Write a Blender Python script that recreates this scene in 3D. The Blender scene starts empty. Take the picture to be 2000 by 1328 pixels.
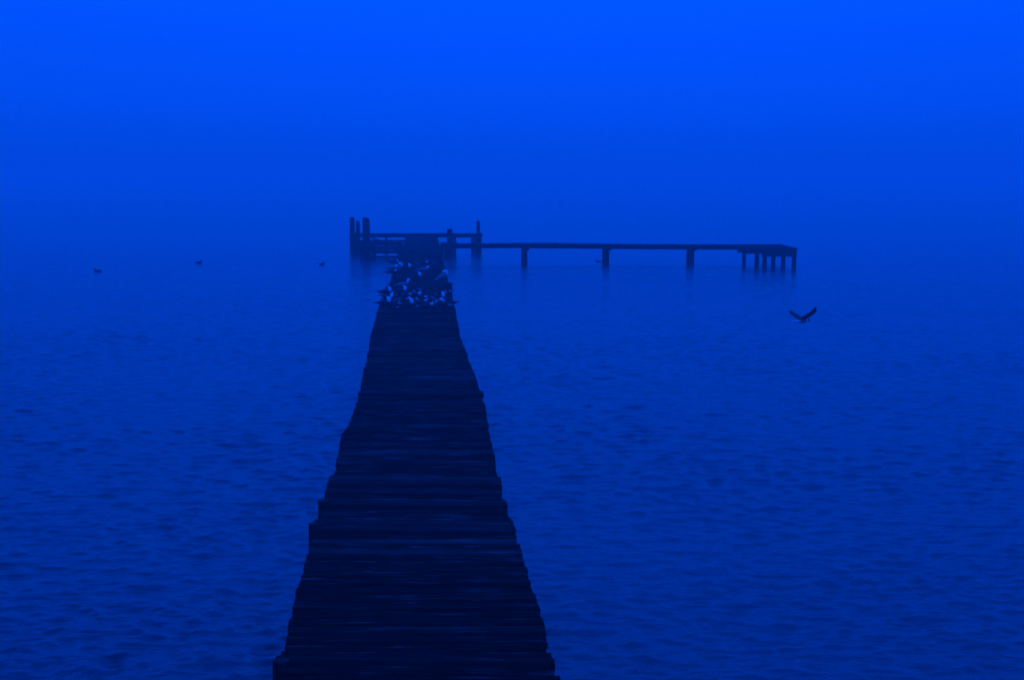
import bpy, bmesh, math, random
import numpy as np
from mathutils import Vector, Matrix
R = math.radians
rnd = random.Random(7)
scene = bpy.context.scene
COL = scene.collection

# ------------------------------------------------------------------ camera
F = 2778.0                       # focal length in pixels of the 2000 x 1328 photograph
CAM_Z = 3.5
PITCH = math.atan(314.0 / F)
cam_d = bpy.data.cameras.new('camera')
cam_d.sensor_width = 36.0
cam_d.lens = 36.0 * F / 2000.0
cam_d.clip_end = 6000.0
cam_d.clip_start = 0.1
cam = bpy.data.objects.new('camera', cam_d)
cam.location = (0, 0, CAM_Z)
cam.rotation_euler = (math.pi / 2 - PITCH, 0, 0)
COL.objects.link(cam)
scene.camera = cam

def ray(x, y):
    a = (x - 1000.0) / F
    b = -(y - 664.0) / F
    c, s = math.cos(PITCH), math.sin(PITCH)
    return Vector((a, c + b * s, -s + b * c))

def on(x, y, z=0.0):             # where a line of sight meets the level z
    d = ray(x, y)
    t = (z - CAM_Z) / d.z
    return Vector((d.x * t, d.y * t, z))

def deep(x, y, Y):               # where a line of sight meets the distance Y
    d = ray(x, y)
    t = Y / d.y
    return Vector((d.x * t, Y, CAM_Z + d.z * t))

# ------------------------------------------------------------------ helpers
def tag(o, label=None, cat=None, group=None, kind=None):
    if label: o['label'] = label
    if cat: o['category'] = cat
    if group: o['group'] = group
    if kind: o['kind'] = kind
    return o

def empty(name, loc=(0, 0, 0), rz=0.0):
    o = bpy.data.objects.new(name, None)
    o.empty_display_size = 0.2
    o.location = loc
    o.rotation_euler = (0, 0, rz)
    COL.objects.link(o)
    return o

def link_mesh(name, bm, mats, parent=None, smooth=False):
    me = bpy.data.meshes.new(name)
    bmesh.ops.recalc_face_normals(bm, faces=bm.faces)
    bm.to_mesh(me)
    bm.free()
    for m in (mats if isinstance(mats, (list, tuple)) else [mats]):
        me.materials.append(m)
    if smooth:
        for p in me.polygons: p.use_smooth = True
    o = bpy.data.objects.new(name, me)
    COL.objects.link(o)
    if parent is not None:
        o.parent = parent
    return o

def jit(a):
    return rnd.uniform(-a, a)

def beam(bm, p0, p1, w, h, bev=0.012, seg=6, rough=0.004, tone=None, up=Vector((0, 0, 1)), shear=0.0):
    """A timber from p0 to p1 (centre line), w across, h high, worn edges, slightly uneven."""
    p0, p1 = Vector(p0), Vector(p1)
    d = (p1 - p0)
    L = d.length
    d.normalize()
    side = d.cross(up)
    if side.length < 1e-4: side = Vector((1, 0, 0))
    side.normalize()
    u = side.cross(d).normalized()
    hw, hh = w / 2, h / 2
    b = min(bev, hw * .4, hh * .4)
    prof = [(-hw + b, hh), (hw - b, hh), (hw, hh - b), (hw, -hh + b), (hw - b, -hh), (-hw + b, -hh), (-hw, -hh + b), (-hw, hh - b)]
    lay = bm.loops.layers.color.get('tone') or bm.loops.layers.color.new('tone')
    t = rnd.random() if tone is None else tone
    off = rnd.random()
    rings = []
    for i in range(seg + 1):
        f = i / seg
        c = p0 + d * (L * f)
        ring = []
        for (a, e) in prof:
            ring.append(bm.verts.new(c + side * (a + jit(rough)) + u * (e + jit(rough)) + d * (jit(rough * 2) if i in (0, seg) else 0)))
        rings.append(ring)
    faces = []
    n = len(prof)
    for i in range(seg):
        for k in range(n):
            faces.append(bm.faces.new((rings[i][k], rings[i][(k + 1) % n], rings[i + 1][(k + 1) % n], rings[i + 1][k])))
    faces.append(bm.faces.new(list(reversed(rings[0]))))
    faces.append(bm.faces.new(rings[-1]))
    if shear:
        my = (p0.y + p1.y) / 2
        for r_ in rings:
            for v in r_: v.co.x += shear * (v.co.y - my)
    for fa in faces:
        for lp in fa.loops:
            lp[lay] = (t, off, 0, 1)

def box(bm, x0, x1, y0, y1, z0, z1, **k):
    """box with its long axis found from its sides"""
    dx, dy, dz = x1 - x0, y1 - y0, z1 - z0
    cx, cy, cz = (x0 + x1) / 2, (y0 + y1) / 2, (z0 + z1) / 2
    if dx >= dy and dx >= dz:
        beam(bm, (x0, cy, cz), (x1, cy, cz), dy, dz, **k)
    elif dy >= dz:
        beam(bm, (cx, y0, cz), (cx, y1, cz), dx, dz, **k)
    else:
        beam(bm, (cx, cy, z0), (cx, cy, z1), dx, dy, up=Vector((0, 1, 0)), **k)

def pile(bm, x, y, z0, z1, r, lean=(0, 0), slant=0.0, seg=12):
    """round timber pile with an uneven surface; slant cuts the top"""
    lay = bm.loops.layers.color.get('tone') or bm.loops.layers.color.new('tone')
    t, off = rnd.random(), rnd.random()
    n = 6
    rings = []
    lob = [1 + jit(.05) for _ in range(seg)]
    for i in range(n + 1):
        f = i / n
        ring = []
        for k in range(seg):
            a = 2 * math.pi * k / seg
            rr = r * lob[k] * (1.08 - .08 * f) * (1 + jit(.015))
            if i == n: rr *= .93
            px, py = math.cos(a) * rr, math.sin(a) * rr
            z = z0 + (z1 - z0) * f
            if i == n: z += -slant * max(0, px / r) ** 1.0 * 1.0 if px > 0 else 0
            ring.append(bm.verts.new((x + px + lean[0] * f, y + py + lean[1] * f, z)))
        rings.append(ring)
    fs = []
    for i in range(n):
        for k in range(seg):
            fs.append(bm.faces.new((rings[i][k], rings[i][(k + 1) % seg], rings[i + 1][(k + 1) % seg], rings[i + 1][k])))
    fs.append(bm.faces.new(rings[-1]))
    for fa in fs:
        for lp in fa.loops: lp[lay] = (t, off, 0, 1)

# ------------------------------------------------------------------ materials
def nt(name):
    m = bpy.data.materials.new(name)
    m.use_nodes = True
    t = m.node_tree
    b = t.nodes['Principled BSDF']
    return m, t, b

def node(t, typ, **kw):
    n = t.nodes.new(typ)
    for k, v in kw.items():
        if k.startswith('i_'):
            n.inputs[k[2:].replace('_', ' ')].default_value = v
        else:
            setattr(n, k, v)
    return n

def ramp(t, stops):
    r = t.nodes.new('ShaderNodeValToRGB')
    el = r.color_ramp.elements
    while len(el) < len(stops): el.new(0.5)
    for e, (p, c) in zip(el, stops):
        e.position = p
        e.color = (c[0], c[1], c[2], 1) if isinstance(c, (tuple, list)) else (c, c, c, 1)
    return r

def wood(name, dark, light, rough0, rough1, grain=(1.2, 26, 26), bump=.5, stain=True, spec=.5, wet=.3):
    """weathered timber: grain drawn out along the board, worn tone, pale droppings and wet patches"""
    m, t, b = nt(name)
    L = t.links.new
    co = node(t, 'ShaderNodeTexCoord')
    at = node(t, 'ShaderNodeAttribute', attribute_name='tone')
    sep = node(t, 'ShaderNodeSeparateColor')
    L(at.outputs['Color'], sep.inputs[0])
    off = node(t, 'ShaderNodeVectorMath', operation='SCALE')
    off.inputs[3].default_value = 37.0
    L(at.outputs['Color'], off.inputs[0])
    add = node(t, 'ShaderNodeVectorMath', operation='ADD')
    L(co.outputs['Object'], add.inputs[0]); L(off.outputs[0], add.inputs[1])
    mp = node(t, 'ShaderNodeMapping')
    mp.inputs['Scale'].default_value = grain
    L(add.outputs[0], mp.inputs['Vector'])
    n1 = node(t, 'ShaderNodeTexNoise', i_Scale=1.0, i_Detail=8.0, i_Roughness=.72)
    L(mp.outputs[0], n1.inputs['Vector'])
    n2 = node(t, 'ShaderNodeTexNoise', i_Scale=1.7, i_Detail=5.0, i_Roughness=.6)
    L(co.outputs['Object'], n2.inputs['Vector'])
    # tone = grain * .55 + patch * .35 + board * .25
    m1 = node(t, 'ShaderNodeMath', operation='MULTIPLY_ADD'); m1.inputs[1].default_value = .62
    L(n1.outputs['Fac'], m1.inputs[0])
    m2 = node(t, 'ShaderNodeMath', operation='MULTIPLY_ADD'); m2.inputs[1].default_value = .38
    L(n2.outputs['Fac'], m2.inputs[0]); L(m2.outputs[0], m1.inputs[2])
    m3 = node(t, 'ShaderNodeMath', operation='MULTIPLY_ADD'); m3.inputs[1].default_value = .40; m3.inputs[2].default_value = -.24
    L(sep.outputs[0], m3.inputs[0]); L(m3.outputs[0], m2.inputs[2])
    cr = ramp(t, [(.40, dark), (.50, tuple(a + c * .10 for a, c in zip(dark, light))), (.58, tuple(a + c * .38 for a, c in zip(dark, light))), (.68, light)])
    L(m1.outputs[0], cr.inputs[0])
    col = cr.outputs[0]
    if stain:
        n3 = node(t, 'ShaderNodeTexNoise', i_Scale=1.0, i_Detail=3.0, i_Roughness=.6)
        mp3 = node(t, 'ShaderNodeMapping'); mp3.inputs['Scale'].default_value = (5.5, 15, 9)
        L(co.outputs['Object'], mp3.inputs['Vector']); L(mp3.outputs[0], n3.inputs['Vector'])
        r3 = ramp(t, [(.70, 0.0), (.78, 1.0)])
        L(n3.outputs['Fac'], r3.inputs[0])
        n4 = node(t, 'ShaderNodeTexNoise', i_Scale=.6, i_Detail=1.0)
        L(co.outputs['Object'], n4.inputs['Vector'])
        r4 = ramp(t, [(.5, 0.0), (.62, .55)])
        L(n4.outputs['Fac'], r4.inputs[0])
        mm = node(t, 'ShaderNodeMath', operation='MULTIPLY')
        L(r3.outputs[0], mm.inputs[0]); L(r4.outputs[0], mm.inputs[1])
        mx = node(t, 'ShaderNodeMix', data_type='RGBA')
        mx.inputs['B'].default_value = (.34, .35, .33, 1)
        L(mm.outputs[0], mx.inputs['Factor']); L(col, mx.inputs['A'])
        col = mx.outputs['Result']
    L(col, b.inputs['Base Color'])
    rr = ramp(t, [(.52, rough1), (.66, rough0)])
    nr = node(t, 'ShaderNodeTexNoise', i_Scale=1.0, i_Detail=5.0, i_Roughness=.65)
    mpr = node(t, 'ShaderNodeMapping'); mpr.inputs['Scale'].default_value = (2.4, 30, 30)
    L(add.outputs[0], mpr.inputs['Vector']); L(mpr.outputs[0], nr.inputs['Vector'])
    L(nr.outputs['Fac'], rr.inputs[0]); L(rr.outputs[0], b.inputs['Roughness'])
    rs = ramp(t, [(.40, spec), (.52, spec), (.66, wet)])
    L(nr.outputs['Fac'], rs.inputs[0]); L(rs.outputs[0], b.inputs['Specular IOR Level'])
    bp = node(t, 'ShaderNodeBump', i_Strength=bump, i_Distance=.012)
    L(n1.outputs['Fac'], bp.inputs['Height']); L(bp.outputs[0], b.inputs['Normal'])
    return m

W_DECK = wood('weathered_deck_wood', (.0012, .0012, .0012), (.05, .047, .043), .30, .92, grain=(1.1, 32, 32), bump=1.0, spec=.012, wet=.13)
W_NEW = wood('smooth_plank_wood', (.006, .006, .006), (.024, .023, .021), .45, .9, bump=.5, stain=False, spec=.03, wet=.12)
W_PILE = wood('wet_pile_wood', (.002, .002, .002), (.016, .015, .013), .55, .9, grain=(18, 18, 1.5), bump=.8, stain=False, spec=.15)
W_BEAM = wood('old_beam_wood', (.002, .002, .002), (.02, .019, .017), .55, .9, bump=.8, stain=False, spec=.15)

def plain(name, col, rough, var=.25, scale=40.0, spec=.3):
    m, t, b = nt(name)
    L = t.links.new
    co = node(t, 'ShaderNodeTexCoord')
    n = node(t, 'ShaderNodeTexNoise', i_Scale=scale, i_Detail=3.0)
    L(co.outputs['Object'], n.inputs['Vector'])
    r = ramp(t, [(.3, tuple(c * (1 - var) for c in col)), (.7, tuple(min(1, c * (1 + var)) for c in col))])
    L(n.outputs['Fac'], r.inputs[0]); L(r.outputs[0], b.inputs['Base Color'])
    b.inputs['Roughness'].default_value = rough
    b.inputs['Specular IOR Level'].default_value = spec
    return m

M_WHITE = plain('white_feathers', (.90, .90, .89), .8, .06)
M_MANTLE = plain('grey_wing_and_belly_shade', (.030, .031, .033), .75, .25)
M_PALE = plain('pale_grey_feathers', (.22, .23, .24), .75, .15)
M_HOOD = plain('dark_hood_feathers', (.010, .008, .007), .75, .2)
M_BLACK = plain('black_feathers', (.008, .008, .009), .6, .2)
M_BILL = plain('dark_red_bill', (.06, .012, .010), .45, .2)
M_COOT = plain('sooty_feathers', (.014, .014, .016), .7, .25)

# ------------------------------------------------------------------ water
def water_material():
    m, t, b = nt('lake_water')
    L = t.links.new
    b.inputs['Base Color'].default_value = (.02, .035, .05, 1)
    b.inputs['Roughness'].default_value = .13
    b.inputs['IOR'].default_value = 1.333
    co = node(t, 'ShaderNodeTexCoord')
    def layer(sx, sy, detail, rz):
        mp = node(t, 'ShaderNodeMapping')
        mp.inputs['Scale'].default_value = (sx, sy, 1)
        mp.inputs['Rotation'].default_value = (0, 0, R(rz))
        n = node(t, 'ShaderNodeTexNoise', i_Scale=1.0, i_Detail=detail, i_Roughness=.55)
        L(co.outputs['Object'], mp.inputs['Vector']); L(mp.outputs[0], n.inputs['Vector'])
        return n
    a = layer(3.4, 8.5, 4.0, 8)
    c = layer(.35, .9, 2.0, -12)
    bp1 = node(t, 'ShaderNodeBump', i_Strength=1.0, i_Distance=.024)
    L(a.outputs['Fac'], bp1.inputs['Height'])
    bp2 = node(t, 'ShaderNodeBump', i_Strength=.7, i_Distance=.03)
    L(c.outputs['Fac'], bp2.inputs['Height']); L(bp1.outputs[0], bp2.inputs['Normal'])
    e = layer(1.2, 3.4, 2.0, 15)
    bp3 = node(t, 'ShaderNodeBump', i_Strength=1.0, i_Distance=.034)
    L(e.outputs['Fac'], bp3.inputs['Height']); L(bp2.outputs[0], bp3.inputs['Normal'])
    L(bp3.outputs[0], b.inputs['Normal'])
    return m

def build_water():
    g = np.random.default_rng(11)
    NR, NC = 1000, 900
    ys = 6.5 * np.exp(np.linspace(0, math.log(110 / 6.5), NR))
    ts = np.linspace(-1, 1, NC)
    Y, T = np.meshgrid(ys, ts, indexing='ij')
    X = T * (Y * .44 + 3.0)
    Z = np.zeros_like(X); DX = np.zeros_like(X); DY = np.zeros_like(X)
    # wind waves coming in from the far right, short crested
    main = R(-97)
    env1 = .82 + .24 * np.sin(.31 * X + .22 * Y + 1.0) * np.sin(.17 * X - .41 * Y) + .2 * np.sin(.9 * X - .55 * Y + 2) * np.sin(.5 * X + .8 * Y)
    for i in range(110):
        lam = .12 * (6.0 ** g.random())            # .12 - .72 m
        k = 2 * math.pi / lam
        th = main + g.normal() * R(46)
        ph = g.random() * 2 * math.pi
        slope = .033 * (1.0 if lam < .30 else (.30 / lam) ** 1.2)
        amp = slope / k
        kx, ky = k * math.cos(th), k * math.sin(th)
        # what the tessellation cannot carry fades out with distance
        res = Y * .0029
        fade = np.clip((lam / res - 2.0) / 2.0, 0, 1)
        arg = kx * X + ky * Y + ph
        e = amp * fade * env1
        s = np.sin(arg)
        Z += e * s
        cgs = e * np.cos(arg) * .9
        DX += cgs * math.cos(th); DY += cgs * math.sin(th)
    edge = np.clip((1 - np.abs(T)) / .03, 0, 1) * np.clip((110 - Y) / 25, 0, 1) * np.clip((Y - 6.5) / .6, 0, 1)
    Z *= edge
    V = np.stack([X + DX * edge, Y + DY * edge, Z], -1).reshape(-1, 3).astype(np.float32)
    idx = np.arange(NR * NC).reshape(NR, NC)
    Q = np.stack([idx[:-1, :-1], idx[:-1, 1:], idx[1:, 1:], idx[1:, :-1]], -1).reshape(-1, 4)
    # the rest of the lake: a wide sheet just beneath the wave crests
    S = 1200.0
    base = len(V)
    V = np.concatenate([V, np.array([(-S, -S, -.09), (S, -S, -.09), (S, S, -.09), (-S, S, -.09)], np.float32)])
    Q = np.concatenate([Q, np.array([[base, base + 1, base + 2, base + 3]])])
    me = bpy.data.meshes.new('water')
    me.vertices.add(len(V)); me.vertices.foreach_set('co', V.ravel())
    me.loops.add(len(Q) * 4); me.loops.foreach_set('vertex_index', Q.astype(np.int32).ravel())
    me.polygons.add(len(Q))
    me.polygons.foreach_set('loop_start', np.arange(0, len(Q) * 4, 4, dtype=np.int32))
    me.polygons.foreach_set('use_smooth', np.ones(len(Q), bool))
    me.update(calc_edges=True)
    me.materials.append(water_material())
    o = bpy.data.objects.new('water', me)
    COL.objects.link(o)
    tag(o, kind='structure')
build_water()

# ------------------------------------------------------------------ main jetty
DECK = .80
EL = [(455,796),(475,788),(500,781),(520,774),(555,760),(580,747),(605,738),(625,733),(640,729),(655,724),(665,723),(680,721),(690,719),(700,718),(712,714),(716,715),(722,710),(735,709),(750,706),(763,705),(772,702),(780,698),(790,696),(800,692),(820,685),(830,682),(842,670),(850,666),(870,664),(888,660),(905,657),(920,655),(930,648),(945,643),(955,640),(962,638),(974,640),(985,634),(1000,626),(1012,622),(1020,617),(1030,613),(1060,612),(1070,605),(1085,600),(1100,597),(1115,594),(1130,588),(1145,583),(1160,580),(1175,573),(1190,570),(1210,567),(1230,562),(1250,558),(1270,553),(1281,543),(1300,541),(1312,546),(1320,540),(1340,534),(2400,235)]
ER = [(455,851),(475,858),(500,863),(520,868),(555,876),(580,883),(605,889),(625,892),(640,896),(657,898),(670,903),(690,911),(700,914),(720,922),(740,930),(760,936),(762,941),(772,943),(780,941),(788,946),(800,947),(815,950),(830,953),(850,956),(870,961),(890,964),(910,967),(930,972),(938,976),(955,978),(960,976),(975,984),(990,990),(1005,996),(1022,999),(1030,1000),(1045,1009),(1060,1011),(1080,1018),(1095,1020),(1110,1031),(1125,1031),(1135,1034),(1150,1038),(1170,1046),(1190,1053),(1210,1059),(1230,1063),(1250,1066),(1270,1070),(1280,1076),(1300,1081),(1340,1096),(2400,1384)]
def edge_fn(tab):
    p = sorted(((on(x, y, DECK).y, on(x, y, DECK).x) for y, x in tab))
    ya = np.array([a for a, _ in p]); xa = np.array([b for _, b in p])
    return lambda Y: float(np.interp(Y, ya, xa))
LEFT, RIGHT = edge_fn(EL), edge_fn(ER)
END_Y = on(824, 460, DECK).y
START_Y = 3.2
jetty = empty('jetty', (0, START_Y, 0))
tag(jetty, 'long dark plank jetty running straight out over the lake from the foreground', 'jetty')
jetty_inv = Matrix.Translation(-jetty.location)
def under(parent, name, bm, mat, **k):
    bm.transform(Matrix.Translation(-parent.location))
    return link_mesh(name, bm, mat, parent, **k)

# smooth paler boards lying a little proud, from the photograph: (pixel row of rear edge, row of front edge, lift)
SPECIAL = [(763, 769, .026), (929, 946, .02), (955, 963, .012), (976, 986, .014), (1014, 1036, .02), (1281, 1290, .012), (689, 693, .014)]
spec_y = [(on(824, b, DECK + l).y, on(824, a, DECK + l).y, l) for a, b, l in SPECIAL]
bm = bmesh.new()
y = START_Y
sag_ph = rnd.random() * 6
while y < END_Y:
    w = rnd.uniform(.12, .165)
    gap = rnd.uniform(.010, .026)
    hit = None
    for s0, s1, l in spec_y:
        if y + w > s0 and y < s1: hit = (s0, s1, l)
    if hit:
        if y < hit[0] - .05:
            w = hit[0] - y - .012
        else:
            y = hit[1] + .015
            continue
    cy = y + w / 2
    x0, x1 = LEFT(cy), RIGHT(cy)
    ax, bx = x0 + jit(.009), x1 + jit(.009)
    lift = .012 * math.sin(cy * 1.9 + sag_ph) + jit(.004)
    tilt = jit(.008)
    t = min(1, max(0, .5 + jit(.5)))
    h = .048
    yaw = jit(.010)
    beam(bm, (ax, cy - yaw, DECK - h / 2 + lift - tilt), (bx, cy + yaw, DECK - h / 2 + lift + tilt), w, h, bev=.010, seg=14, rough=.0035, tone=t, shear=-.0633)
    y += w + gap
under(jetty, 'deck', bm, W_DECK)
for s0, s1, l in spec_y:
    n = max(1, round((s1 - s0) / .21))
    wd = (s1 - s0) / n
    for k in range(n):
        cy = s0 + wd * (k + .5)
        bm = bmesh.new()
        e = .012
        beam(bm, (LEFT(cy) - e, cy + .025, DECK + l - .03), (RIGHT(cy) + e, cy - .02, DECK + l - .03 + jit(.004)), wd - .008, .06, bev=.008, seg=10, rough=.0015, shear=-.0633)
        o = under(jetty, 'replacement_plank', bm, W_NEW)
        o['label'] = 'smoother, slightly paler plank lying proud of the old deck boards'
for fx in (.045, .5, .955):
    bm = bmesh.new()
    for a in np.arange(START_Y, END_Y - 1.7, 3.4):
        b_ = min(a + 3.4, END_Y - .05)
        xa = LEFT(a) * (1 - fx) + RIGHT(a) * fx
        xb = LEFT(b_) * (1 - fx) + RIGHT(b_) * fx
        beam(bm, (xa, a, DECK - .165), (xb, b_, DECK - .165), .10, .2, seg=4)
    under(jetty, 'stringer', bm, W_BEAM)
a = 4.6
while a < END_Y:
    xl, xr = LEFT(a), RIGHT(a)
    bm = bmesh.new()
    beam(bm, (xl - .03, a, DECK - .37), (xr + .03, a, DECK - .37), .14, .18, seg=4)
    under(jetty, 'cross_beam', bm, W_BEAM)
    for x in (xl + .12, xr - .12):
        bm = bmesh.new()
        pile(bm, x, a + .16, -.6, DECK - .30, .085, (jit(.02), jit(.02)))
        under(jetty, 'pile', bm, W_PILE)
    a += 3.4
# pile heads showing beside the deck edge
for (px, py, r, up) in ((633, 986, .055, .04), (617, 1032, .06, .04), (876, 566, .10, .17), (549, 1296, .05, .02)):
    p = on(px, py, DECK)
    bm = bmesh.new()
    pile(bm, p.x, p.y, -.6, DECK + up, r)
    under(jetty, 'pile_head', bm, W_PILE)

# ------------------------------------------------------------------ jetty head at the far end
YF = on(800, 505.0).y
YR = on(800, 494.0).y
YQ = on(880, 502.5).y
head = empty('landing_stage', (0, 0, 0))
head.location = (-4.2, (YF + YR) / 2, 0)
tag(head, 'timber landing head with tall mooring posts at the far end of the jetty', 'landing stage')
def zz(x, y, Y): return deep(x, y, Y).z
def xx(x, Y): return deep(x, 480, Y).x
def rect(bm, x0, x1, y0, y1, Y, th, **k):      # a board whose face spans these photo pixels at distance Y, th thick behind
    a, b_ = deep(x0, y0, Y), deep(x1, y1, Y)
    box(bm, a.x, b_.x, Y, Y + th, b_.z, a.z, **k)
pl = xx(788, YF)
# front walkway, left
bm = bmesh.new()
zt = zz(740, 470.5, YF)
x = xx(700, YF)
xe = LEFT(YF) - .02
while x < xe:
    w = min(rnd.uniform(.14, .17), xe - x)
    box(bm, x, x + w - .01, YF - .06 + jit(.01), YF + 1.0 + jit(.01), zt - .05, zt + jit(.006), seg=3)
    x += w
under(head, 'front_walkway', bm, W_DECK)
bm = bmesh.new(); rect(bm, 703, 786, 473.2, 480, YF, .10); under(head, 'fascia_board', bm, W_BEAM)
bm = bmesh.new(); rect(bm, 703, 786, 480.6, 488.6, YF + .03, .12); under(head, 'fender_board', bm, W_PILE)
bm = bmesh.new(); rect(bm, 703, 786, 489.2, 496, YF + .03, .12); under(head, 'fender_board', bm, W_PILE)
bm = bmesh.new(); rect(bm, 705, 776, 500.0, 504.6, YF + .03, .12); under(head, 'fender_board', bm, W_PILE)
for x0, x1 in ((703, 713), (714, 724), (725, 735)):
    bm = bmesh.new(); rect(bm, x0, x1, 480.5, 509, YF - .1, .11, seg=4); under(head, 'fender_plank', bm, W_PILE)
bm = bmesh.new(); rect(bm, 776, 787, 480.5, 509, YF - .1, .11, seg=4); under(head, 'fender_plank', bm, W_PILE)
def post(x0, x1, ytop, Y, slant=0.0, square=False):
    a, b_ = deep(x0, ytop, Y), deep(x1, ytop, Y)
    bm = bmesh.new()
    pile(bm, (a.x + b_.x) / 2, Y + .15, -.6, a.z, (b_.x - a.x) / 2, slant=slant, seg=16)
    return under(head, 'mooring_post', bm, W_PILE)
post(707, 721.5, 425, YF + .05, slant=.10)
post(872.5, 883.5, 447, YQ + .1)
post(682.5, 692, 425, YR)
post(694, 702, 432, YR + .1)
post(930.5, 937.5, 432, YR)
# rear walkway right across the end
bm = bmesh.new()
zr = zz(800, 457, YR)
x = xx(683, YR); xe = xx(943, YR)
while x < xe:
    w = min(rnd.uniform(.14, .17), xe - x)
    box(bm, x, x + w - .01, YR - .04 + jit(.01), YR + .8 + jit(.02), zr - .05, zr + jit(.006), seg=3)
    x += w
under(head, 'rear_walkway', bm, W_DECK)
bm = bmesh.new(); rect(bm, 684, 942, 459.2, 464.2, YR, .12, seg=12); under(head, 'edge_beam', bm, W_BEAM)
for x0, x1 in ((683.5, 692), (692.5, 701.5)):
    bm = bmesh.new(); rect(bm, x0, x1, 464.5, 498, YR, .12, seg=4); under(head, 'fender_plank', bm, W_PILE)
for x0, x1 in ((920, 926.5), (927, 933.5), (934, 940.5)):
    bm = bmesh.new(); rect(bm, x0, x1, 464.5, 498, YR, .12, seg=4); under(head, 'fender_plank', bm, W_PILE)
bm = bmesh.new(); rect(bm, 752, 757, 464.4, 496, YR + .3, .12, seg=4); under(head, 'pile', bm, W_PILE)
bm = bmesh.new()
beam(bm, deep(723, 463.5, YR - .1), deep(743, 470.5, YF + 1.1), .06, .06); under(head, 'brace', bm, W_BEAM)
# right of the jetty
for x0, x1, y0 in ((861, 866.5, 476), (867, 873, 478), (873.5, 879, 464), (879.5, 885, 463.5), (885.5, 891, 463.5)):
    bm = bmesh.new(); rect(bm, x0, x1, y0, 507, YQ, .12, seg=4); under(head, 'fender_plank', bm, W_PILE)
bm = bmesh.new()
box(bm, xx(860, YQ), xx(892, YQ), YQ + .14, YQ + .26, zz(870, 474, YQ) - .2, zz(870, 474, YQ)); under(head, 'edge_beam', bm, W_BEAM)
# short bollard on the jetty's end
b0 = on(796, 468.5, DECK)
bm = bmesh.new(); pile(bm, b0.x, b0.y, DECK - .05, DECK + .22, .07); under(head, 'bollard', bm, W_PILE)

# ------------------------------------------------------------------ side jetty to the right
YA = on(1184, 515.3).y
side = empty('side_jetty', (xx(1150, YA), YA, 0))
tag(side, 'narrow low side jetty on widely spaced piles branching off to the right', 'jetty')
bm = bmesh.new()
x = RIGHT(YA) + .03; xe = xx(1462, YA)
def arm_row(x):     # top edge of the arm in the photograph
    px = 1000 + x * F / YA
    return float(np.interp(px, [860, 945, 1010, 1070, 1150, 1300, 1470], [475.6, 475.4, 474.6, 474.6, 476.0, 477.0, 477.8]))
def arm_z(x): return zz(1000 + x * F / YA, arm_row(x), YA + .9)
while x < xe:
    w = min(rnd.uniform(.13, .17), xe - x)
    z = arm_z(x) + jit(.006)
    box(bm, x, x + w - .012, YA - .05 + jit(.015), YA + .95 + jit(.015), z - .045, z, seg=3)
    x += w
under(side, 'deck', bm, W_DECK)
for yy in (YA, YA + .8):
    bm = bmesh.new()
    xs = np.linspace(RIGHT(YA) + .03, xx(1455, YA), 5)
    for a, b_ in zip(xs[:-1], xs[1:]):
        beam(bm, (a, yy + .05, arm_z(a) - .115), (b_, yy + .05, arm_z(b_) - .115), .09, .13, seg=6)
    under(side, 'stringer', bm, W_BEAM)
for px, wpx in ((1024, 11.5), (1184.5, 11.5), (1351, 11), (1455, 7)):
    bm = bmesh.new()
    X = xx(px + 5, YA)
    box(bm, X - .07, X + .09, YA - .12, YA + 1.0, zz(px, 490.0, YA), zz(px, 484.4, YA)); under(side, 'cap_beam', bm, W_BEAM)
    for dy in ((.12, .78) if px < 1400 else (.12,)):
        bm = bmesh.new()
        pile(bm, xx(px, YA), YA + dy, -.6, zz(px, 484.8, YA), wpx / 2 * YA / F, (jit(.015), 0)); under(side, 'pile', bm, W_PILE)

# ------------------------------------------------------------------ boarding platform at the end of the side jetty
YP = on(1530, 523).y
plat = empty('boarding_platform', (10.4, YP + 2, 0))
tag(plat, 'small boarding platform on a cluster of piles at the right tip of the side jetty', 'platform')
ZP = zz(1556, 485.5, YP - .1)
YB = on(1520, 477.2, ZP).y
XL_, XR_ = xx(1468, YP), xx(1558, YP)
bm = bmesh.new()
yy = YP - .06
while yy < YB:
    w = rnd.uniform(.13, .17)
    f = (yy - YP) / (YB - YP)
    skew = .55
    box(bm, XL_ + jit(.02) - .0 , XR_ + jit(.012), yy + 0, yy + w - .012, ZP - .05, ZP + jit(.006), seg=4)
    yy += w
under(plat, 'deck', bm, W_DECK)
bm = bmesh.new()
box(bm, XL_ - .02, XR_ - .03, YP - .02, YP + .09, zz(1500, 495.5, YP), ZP - .055); under(plat, 'fascia_board', bm, W_BEAM)
bm = bmesh.new()
box(bm, xx(1489, YP), XR_ - .02, YP + .02, YP + .16, zz(1500, 502, YP), zz(1500, 495.9, YP)); under(plat, 'cap_beam', bm, W_BEAM)
bm = bmesh.new()
box(bm, xx(1451, YP + .9), XR_ - .04, YP + .9, YP + 1.05, zz(1460, 496, YP + .9), zz(1460, 488, YP + .9)); under(plat, 'cap_beam', bm, W_BEAM)
bm = bmesh.new()
box(bm, XL_ - .05, XR_ - .02, YB - .5, YB - .36, ZP - .33, ZP - .165); under(plat, 'cap_beam', bm, W_BEAM)
for X in (XL_ + .04, (XL_ + XR_) / 2, XR_ - .05):
    bm = bmesh.new(); box(bm, X - .05, X + .05, YP + .14, YB - .05, ZP - .165, ZP - .052); under(plat, 'stringer', bm, W_BEAM)
for px, by in ((1478.5, 520), (1493.5, 521), (1510.5, 522), (1530.5, 523), (1551.5, 523)):
    Yp = on(px, by).y
    bm = bmesh.new()
    pile(bm, xx(px, Yp), Yp + .02, -.6, ZP - .17, 4.3 * Yp / F, (jit(.02), 0)); under(plat, 'pile', bm, W_PILE)

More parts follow.
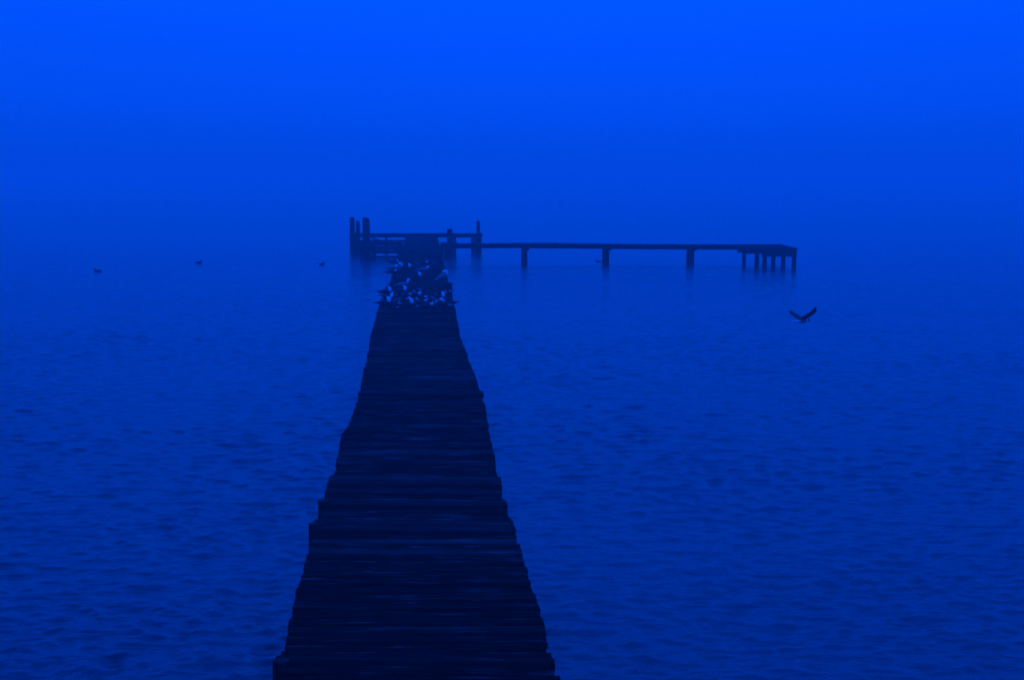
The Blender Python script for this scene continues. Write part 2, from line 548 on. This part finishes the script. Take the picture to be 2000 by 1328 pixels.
# ------------------------------------------------------------------ birds
def smooth_path(pts, n):
    """Catmull-Rom through (x, y, z, w, h, tag)"""
    P = [np.array(p[:5], float) for p in pts]
    tags = [p[5] for p in pts]
    out = []
    for i in range(len(P) - 1):
        p0 = P[max(0, i - 1)]; p1 = P[i]; p2 = P[i + 1]; p3 = P[min(len(P) - 1, i + 2)]
        for k in range(n):
            t = k / n
            q = .5 * ((2 * p1) + (-p0 + p2) * t + (2 * p0 - 5 * p1 + 4 * p2 - p3) * t * t + (-p0 + 3 * p1 - 3 * p2 + p3) * t ** 3)
            q[3:] = np.maximum(q[3:], .0015)
            out.append((q, tags[i]))
    out.append((P[-1], tags[-1]))
    return out

def loft(bm, pts, seg=12, n=3, mantle=None):
    path = smooth_path(pts, n)
    rings = []
    for i, (q, tg) in enumerate(path):
        a = path[max(0, i - 1)][0][:3]; b_ = path[min(len(path) - 1, i + 1)][0][:3]
        d = Vector(b_ - a).normalized()
        side_ = Vector((0, 1, 0))
        side_ = (side_ - d * side_.dot(d)).normalized()
        up = d.cross(side_) * -1
        c = Vector(q[:3])
        rings.append([bm.verts.new(c + side_ * math.cos(2 * math.pi * k / seg) * q[3] + up * math.sin(2 * math.pi * k / seg) * q[4]) for k in range(seg)])
    for i in range(len(rings) - 1):
        for k in range(seg):
            f = bm.faces.new((rings[i][k], rings[i][(k + 1) % seg], rings[i + 1][(k + 1) % seg], rings[i + 1][k]))
            f.material_index = path[i][1]
            if mantle is not None and path[i][1] in (0, 3):
                c = f.calc_center_median()
                if mantle(c, (k + .5) / seg): f.material_index = 2
    bm.faces.new(rings[0]).material_index = path[0][1]
    bm.faces.new(rings[-1]).material_index = path[-1][1]

# body rings: x, y, z, half width, half height, tag (0 white, 1 hood, 2 mantle grey)
TRUNK = [(-.155, 0, .138, .012, .008, 0), (-.12, 0, .140, .03, .022, 2), (-.06, 0, .143, .052, .045, 2), (0, 0, .143, .062, .057, 2), (.05, 0, .15, .057, .057, 2)]  # white belly takes the mantle grey too, its underside shade painted in
HEADS = {
    'alert': [(.09, 0, .172, .042, .043, 2), (.108, 0, .205, .030, .031, 0), (.113, 0, .236, .027, .028, 1), (.124, 0, .262, .029, .027, 1), (.150, 0, .268, .021, .019, 1), (.166, 0, .266, .008, .008, 1)],
    'tucked': [(.084, 0, .170, .045, .044, 0), (.104, 0, .198, .042, .039, 0), (.092, 0, .228, .038, .034, 0), (.060, 0, .243, .033, .030, 1), (.030, 0, .236, .030, .027, 1), (.008, 0, .222, .016, .014, 1)],
    'resting': [(.084, 0, .170, .045, .044, 0), (.102, 0, .196, .041, .038, 0), (.098, 0, .216, .036, .033, 1), (.080, 0, .234, .034, .031, 1), (.052, 0, .242, .032, .029, 1), (.030, 0, .236, .028, .025, 1), (.008, 0, .222, .014, .012, 1)],
    'hunched': [(.088, 0, .168, .045, .045, 2), (.110, 0, .190, .038, .036, 0), (.122, 0, .210, .031, .030, 1), (.142, 0, .222, .028, .026, 1), (.162, 0, .220, .018, .016, 1), (.174, 0, .216, .007, .007, 1)],
    'preening': [(.085, 0, .165, .043, .044, 2), (.108, 0, .180, .035, .034, 0), (.130, 0, .176, .029, .028, 0), (.146, 0, .156, .027, .026, 1), (.150, 0, .130, .021, .019, 1), (.148, 0, .114, .008, .008, 1)],
}
BILLS = {'alert': ((.164, 0, .266), (.200, 0, .258)), 'tucked': ((.012, 0, .224), (-.016, .012, .208)), 'resting': ((.012, 0, .224), (-.016, .012, .208)), 'hunched': ((.172, 0, .217), (.206, 0, .208)), 'preening': ((.148, 0, .117), (.140, 0, .084))}

def mesh_of(name, build, mats, smooth=True):
    bm = bmesh.new()
    build(bm)
    bmesh.ops.recalc_face_normals(bm, faces=bm.faces)
    me = bpy.data.meshes.new(name)
    bm.to_mesh(me); bm.free()
    for m in mats: me.materials.append(m)
    if smooth:
        for p in me.polygons: p.use_smooth = True
    return me

def mantle_fn(c, k):
    return -.12 < c.x < .062 and c.z > .165

def wing_build(s):
    def f(bm):
        loft(bm, [(.078, s * .040, .158, .010, .020, 0), (.045, s * .056, .156, .014, .038, 0), (-.02, s * .060, .152, .014, .042, 0), (-.085, s * .042, .150, .012, .030, 0), (-.14, s * .022, .148, .009, .018, 1), (-.185, s * .012, .152, .006, .010, 1), (-.225, s * .004, .158, .002, .004, 1)], seg=8, n=2)
    return f
def tail_build(bm):
    a = [(-.12, -.024, .132), (-.12, .024, .132), (-.20, .036, .128), (-.20, -.036, .128)]
    top = [bm.verts.new((x, y, z + .006)) for x, y, z in a]
    bot = [bm.verts.new((x, y, z - .003)) for x, y, z in a]
    bm.faces.new(top); bm.faces.new(bot[::-1])
    for i in range(4): bm.faces.new((top[i], bot[i], bot[(i + 1) % 4], top[(i + 1) % 4]))
def bill_build(p0, p1):
    def f(bm):
        d = (Vector(p1) - Vector(p0))
        pts = [(*(Vector(p0) + d * t), r, r * 1.15, 0) for t, r in ((0, .0065), (.5, .005), (1, .0015))]
        loft(bm, pts, seg=6, n=2)
    return f
def leg_build(s):
    def f(bm):
        loft(bm, [(0, s * .028, .10, .009, .009, 0), (-.004, s * .028, .065, .0042, .0042, 0), (0, s * .028, .03, .0036, .0036, 0), (.002, s * .028, .006, .0042, .0042, 0)], seg=6, n=2)
        v = [bm.verts.new(c) for c in ((-.008, s * .028, .007), (.045, s * .028 + .022, .004), (.050, s * .028, .004), (.045, s * .028 - .022, .004))]
        bm.faces.new((v[0], v[1], v[2])); bm.faces.new((v[0], v[2], v[3]))
    return f
ME = {}
for k in HEADS:
    ME['body_' + k] = mesh_of('gull_body', lambda bm, k=k: loft(bm, TRUNK + HEADS[k], seg=14, n=3, mantle=mantle_fn), [M_WHITE, M_HOOD, M_MANTLE])
    ME['bill_' + k] = mesh_of('gull_bill', bill_build(*BILLS[k]), [M_BILL])
for s in (-1, 1):
    ME['wing%d' % s] = mesh_of('gull_wing', wing_build(s), [M_MANTLE, M_BLACK])
    ME['palewing%d' % s] = mesh_of('pale_gull_wing', wing_build(s), [M_PALE, M_BLACK])
    ME['leg%d' % s] = mesh_of('gull_leg', leg_build(s), [M_BILL])
ME['tail'] = mesh_of('gull_tail', tail_build, [M_WHITE], smooth=False)
for k in HEADS:
    ME['palebody_' + k] = ME['body_' + k].copy()
    ME['palebody_' + k].materials[1] = M_WHITE
    ME['palebody_' + k].materials[2] = M_PALE

def child(name, me, parent):
    o = bpy.data.objects.new(name, me)
    COL.objects.link(o)
    o.parent = parent
    return o

def gull(px, py, heading, pose, label, scale=1.0, pale=False, pitch=0.0):
    p = on(px, py, DECK + .008)
    t = empty('gull', p, R(heading))
    t.rotation_euler = (0, R(pitch), R(heading))
    t.scale = (scale * 1.08, scale * 1.08, scale * .98)
    tag(t, label, 'gull', 'gulls resting on the jetty')
    pre = 'pale' if pale else ''
    child('body', ME[pre + 'body_' + pose], t)
    for s in (-1, 1): child('wing', ME[pre + 'wing%d' % s], t)
    child('tail', ME['tail'], t)
    child('bill', ME['bill_' + pose], t)
    for s in (-1, 1): child('leg', ME['leg%d' % s], t)
    return t

# feet pixel, heading (0 = to the right, 90 = away), pose
gull(752, 582, 8, 'tucked', 'dark gull jutting its tail over the left deck edge, behind the left front corner gull')
gull(751, 604, -6, 'tucked', 'left front corner gull of the flock, tail jutting past the deck edge', pitch=-4)
gull(765, 533, 5, 'hunched', 'pale white-backed gull on the left edge in the farther group', pale=True)
gull(766, 541, 12, 'resting', 'dark gull with white neck crescent below the pale gull on the left edge', pitch=-6)
gull(778, 530, 30, 'tucked', 'pale-necked gull standing behind the left-edge pair of the farther group', pale=True)
gull(793, 532, 4, 'tucked', 'gull with bright white neck, right-hand one of the far left group')
gull(768, 521, 20, 'preening', 'small dark gull farthest back on the left edge of the jetty')
gull(827, 523, 8, 'resting', 'dark gull with mottled white neck in the far right pair')
gull(838, 520, 160, 'hunched', 'rearmost gull with a thin white neck stripe, right of centre on the jetty')
gull(826, 536, 3, 'hunched', 'pale stretched-out gull alone near the middle of the deck, behind the others', pale=True)
gull(814, 551, 10, 'tucked', 'single dark gull with large white neck in the middle gap of the flock', pitch=-8)
gull(868, 550, 35, 'tucked', 'large gull with sloping grey back and white head end at the right deck edge', scale=1.12, pale=True, pitch=-14)
gull(787, 567, 10, 'alert', 'pale gull with outstretched tail in the middle of the left side', pale=True)
gull(782, 580, 5, 'tucked', 'dark gull with round white neck just right of the upper jutting gull')
gull(821, 579, -90, 'hunched', 'gull facing the camera with a round white breast and dark hood')
gull(802, 585, -35, 'hunched', 'dark-hooded gull with a white collar left of the gull facing the camera')
gull(811, 588, -20, 'resting', 'gull showing a thin curved white neck line in the centre of the front cluster')
gull(775, 595, 175, 'tucked', 'round dark gull turned to the left with a white breast rim')
gull(778, 602, 100, 'resting', 'hunched dark gull with a low white flank near the left front')
gull(797, 608, 8, 'tucked', 'front gull showing a long white tail and white neck', pitch=-10)
gull(806, 600, -30, 'hunched', 'dark gull with a small white crescent behind the white-tailed front gull')
gull(832, 599, 95, 'hunched', 'dark gull seen from behind with a flat white nape in the front row')
gull(833, 610, 2, 'resting', 'front-row gull with a bright vertical white breast right of centre')
gull(856, 593, 8, 'tucked', 'gull with bright white neck in the right-hand cluster, upper one of two')
gull(851, 601, 6, 'resting', 'gull with bright white neck in the right-hand cluster, lower one of two')
gull(864, 585, -40, 'hunched', 'dark gull with a slanting white collar left of the last gull on the right edge')
gull(874, 584, -50, 'hunched', 'dark gull with a slanting white collar hard against the right edge')
gull(877, 604, 172, 'resting', 'dark gull on the right front corner with its wing tips past the deck edge')
gull(864, 606, 150, 'preening', 'low dark gull bending down at the right of the front row')
gull(795, 594, 60, 'alert', 'upright dark gull standing in the thick of the front cluster')

gull(788, 600, -15, 'resting', 'dark gull squeezed between the left corner gulls and the white-tailed front gull', pale=False)
gull(822, 602, 15, 'resting', 'small dark gull crouching just right of the white-tailed front gull', scale=.92)
gull(842, 596, -60, 'hunched', 'dark-hooded gull facing forward at the left of the right-hand cluster', scale=.95)
gull(760, 590, 12, 'preening', 'dark gull with lowered head behind the left front corner gull')

# the gull in flight, wings raised in a V
def build_flyer():
    p = deep(1566, 627, 25.0)
    t = empty('flying_gull', p, R(28))
    t.rotation_euler = (R(-7), 0, R(28))
    t.scale = (.94,) * 3
    tag(t, 'gull in flight with raised wings, low over the water at right', 'gull')
    def body(bm):
        loft(bm, [(-.165, 0, .004, .012, .007, 0), (-.12, 0, .006, .026, .018, 0), (-.06, 0, .004, .040, .036, 3), (0, 0, 0, .047, .045, 3), (.06, 0, .004, .044, .042, 3), (.10, 0, .012, .034, .033, 0), (.125, 0, .018, .029, .029, 1), (.15, 0, .020, .027, .026, 1), (.172, 0, .017, .017, .016, 1), (.182, 0, .015, .006, .006, 1)], seg=14, mantle=lambda c, k: -.10 < c.x < .09 and c.z > .018)
    child('body', mesh_of('flying_gull_body', body, [M_WHITE, M_HOOD, M_MANTLE, M_PALE]), t)
    child('bill', mesh_of('flying_gull_bill', bill_build((.18, 0, .015), (.218, 0, .006)), [M_BILL]), t)
    def tail(bm):
        a = [(-.12, -.022, .006), (-.12, .022, .006), (-.225, .060, .002), (-.235, 0, 0), (-.225, -.060, .002)]
        top = [bm.verts.new((x, y, z + .005)) for x, y, z in a]; bot = [bm.verts.new((x, y, z - .003)) for x, y, z in a]
        bm.faces.new(top); bm.faces.new(bot[::-1])
        for i in range(5): bm.faces.new((top[i], bot[i], bot[(i + 1) % 5], top[(i + 1) % 5]))
    child('tail', mesh_of('flying_gull_tail', tail, [M_WHITE], smooth=False), t)
    # wing stations: span, rise, leading edge x, trailing edge x, thickness
    ST = [(.02, .020, .085, -.060, .020), (.08, .050, .098, -.055, .016), (.15, .082, .112, -.035, .012), (.22, .104, .118, -.012, .010), (.29, .132, .112, .000, .008), (.36, .168, .092, .006, .006), (.41, .196, .072, .012, .004), (.44, .214, .046, .022, .002)]
    for s in (1, -1):
        def wing(bm, s=s):
            rows = []
            for (sp, ri, le, te, th) in ST:
                row = []
                for f, h in ((0, 0), (.15, .8), (.4, 1), (.75, .45), (1, 0), (.75, -.2), (.4, -.3), (.15, -.3)):
                    row.append(bm.verts.new((le + (te - le) * f * .86, s * sp * .88 - s * h * th * .3, ri + h * th - f * .035 * s)))
                rows.append(row)
            for i in range(len(rows) - 1):
                for k in range(8):
                    fc = bm.faces.new((rows[i][k], rows[i][(k + 1) % 8], rows[i + 1][(k + 1) % 8], rows[i + 1][k]))
                    fc.material_index = 1 if i >= 5 else (2 if (k in (2, 3) and i < 3) else 0)
            bm.faces.new(rows[0]); bm.faces.new(rows[-1])
        child('wing', mesh_of('flying_gull_wing', wing, [M_MANTLE, M_BLACK, M_MANTLE]), t)
build_flyer()

# dark water birds
def coot_body(bm):
    loft(bm, [(-.19, 0, .055, .010, .008, 0), (-.15, 0, .050, .045, .030, 0), (-.07, 0, .035, .085, .062, 0), (.02, 0, .032, .092, .070, 0), (.09, 0, .045, .070, .062, 0), (.125, 0, .080, .042, .042, 0), (.135, 0, .120, .028, .028, 0), (.142, 0, .155, .030, .029, 0), (.165, 0, .165, .026, .025, 0), (.186, 0, .160, .012, .012, 0)], seg=14)
ME['coot'] = mesh_of('water_bird_body', coot_body, [M_COOT])
ME['coot_bill'] = mesh_of('water_bird_bill', bill_build((.18, 0, .160), (.225, 0, .148)), [M_BILL])
for px, py, hd, sc, lb in ((191, 530.5, 178, 1.0, 'dark water bird swimming to the left, leftmost on the water'),
                           (388, 514, 20, .95, 'dark water bird swimming to the right, middle one of the three left of the jetty'),
                           (628.5, 517.0, 48, .95, 'small dark water bird with raised head, nearest to the jetty on its left'),
                           (1169, 511.5, 176, .82, 'small dark water bird swimming under the side jetty beside a pile')):
    t = empty('water_bird', on(px, py), R(hd))
    t.scale = (sc * .85, sc * .85, sc * .70)
    tag(t, lb, 'water bird', 'dark water birds on the lake')
    child('body', ME['coot'], t); child('bill', ME['coot_bill'], t)

# ------------------------------------------------------------------ haze
HAZE = .0044
bm = bmesh.new()
bmesh.ops.create_cube(bm, size=1.0)
for v in bm.verts:
    v.co = Vector((v.co.x * 2800, v.co.y * 2800, -1.0 if v.co.z < 0 else 8.0))
hm = bpy.data.materials.new('haze_air'); hm.use_nodes = True
t = hm.node_tree; t.nodes.clear()
pv = t.nodes.new('ShaderNodeVolumePrincipled')
pv.inputs['Color'].default_value = (.98, .98, .98, 1)
pv.inputs['Density'].default_value = HAZE
pv.inputs['Anisotropy'].default_value = .0
mo = t.nodes.new('ShaderNodeOutputMaterial')
t.links.new(pv.outputs[0], mo.inputs['Volume'])
hz = link_mesh('haze', bm, hm)
tag(hz, kind='stuff')

# ------------------------------------------------------------------ sky and sun: a deep blue dusk
TINT = (.0004, .086, 1.0)
SUN_EL, SUN_AZ = 62.0, 8.0           # behind the fog, ahead and a little to the right
wd = bpy.data.worlds.new('World')
scene.world = wd
wd.use_nodes = True
t = wd.node_tree
L = t.links.new
bg = t.nodes['Background']
sky = node(t, 'ShaderNodeTexSky', sky_type='NISHITA')
sky.sun_disc = False
sky.sun_elevation = R(SUN_EL)
sky.sun_rotation = R(SUN_AZ)
sky.air_density = 1.0; sky.dust_density = 4.0
bw = node(t, 'ShaderNodeRGBToBW')
L(sky.outputs[0], bw.inputs[0])
# overcast: the clear-sky light spread out evenly, with a broad brightening low ahead
tc = node(t, 'ShaderNodeTexCoord')
dot = node(t, 'ShaderNodeVectorMath', operation='DOT_PRODUCT')
g = Vector((math.sin(R(2)) * math.cos(R(14)), math.cos(R(2)) * math.cos(R(14)), math.sin(R(14))))
dot.inputs[1].default_value = g
L(tc.outputs['Generated'], dot.inputs[0])
mxm = node(t, 'ShaderNodeMath', operation='MAXIMUM'); mxm.inputs[1].default_value = 0.0
L(dot.outputs['Value'], mxm.inputs[0])
pw = node(t, 'ShaderNodeMath', operation='POWER'); pw.inputs[1].default_value = 14.0
L(mxm.outputs[0], pw.inputs[0])
sepz = node(t, 'ShaderNodeSeparateXYZ')
L(tc.outputs['Generated'], sepz.inputs[0])
# fog bank: dimmest along the horizon, brighter overhead (an overcast sky)
zr_ = ramp(t, [(0.0, .40), (.025, .50), (.06, .605), (.12, .645), (.30, .92), (1.0, 1.0)])
zr_.color_ramp.interpolation = 'B_SPLINE'
L(sepz.outputs[2], zr_.inputs[0])
gl = node(t, 'ShaderNodeMath', operation='MULTIPLY_ADD'); gl.inputs[1].default_value = 1.3
L(pw.outputs[0], gl.inputs[0])
zs = node(t, 'ShaderNodeMath', operation='MULTIPLY'); zs.inputs[1].default_value = 14.4
L(zr_.outputs[0], zs.inputs[0]); L(zs.outputs[0], gl.inputs[2])
sm = node(t, 'ShaderNodeMath', operation='MULTIPLY_ADD'); sm.inputs[1].default_value = .1
L(bw.outputs[0], sm.inputs[0]); L(gl.outputs[0], sm.inputs[2])
cm = node(t, 'ShaderNodeVectorMath', operation='SCALE')
cm.inputs[0].default_value = TINT
L(sm.outputs[0], cm.inputs[3])
L(cm.outputs[0], bg.inputs['Color'])
bg.inputs['Strength'].default_value = .1

sl = bpy.data.lights.new('sun', 'SUN')
sl.energy = .5
sl.angle = R(40)
sl.color = TINT
so = bpy.data.objects.new('sun', sl)
d = Vector((math.sin(R(SUN_AZ)) * math.cos(R(SUN_EL)), math.cos(R(SUN_AZ)) * math.cos(R(SUN_EL)), math.sin(R(SUN_EL))))
so.rotation_euler = (-d).to_track_quat('-Z', 'Y').to_euler()
so.location = (0, 0, 40)
COL.objects.link(so)

# ------------------------------------------------------------------ output
scene.view_settings.view_transform = 'Standard'
scene.view_settings.look = 'None'
scene.view_settings.exposure = 0.0
scene.view_settings.gamma = 1.0
scene.cycles.volume_bounces = 2
scene.cycles.max_bounces = 6
scene.cycles.use_denoising = True
scene.cycles.denoising_input_passes = 'RGB_ALBEDO_NORMAL'
scene.cycles.denoising_prefilter = 'ACCURATE'
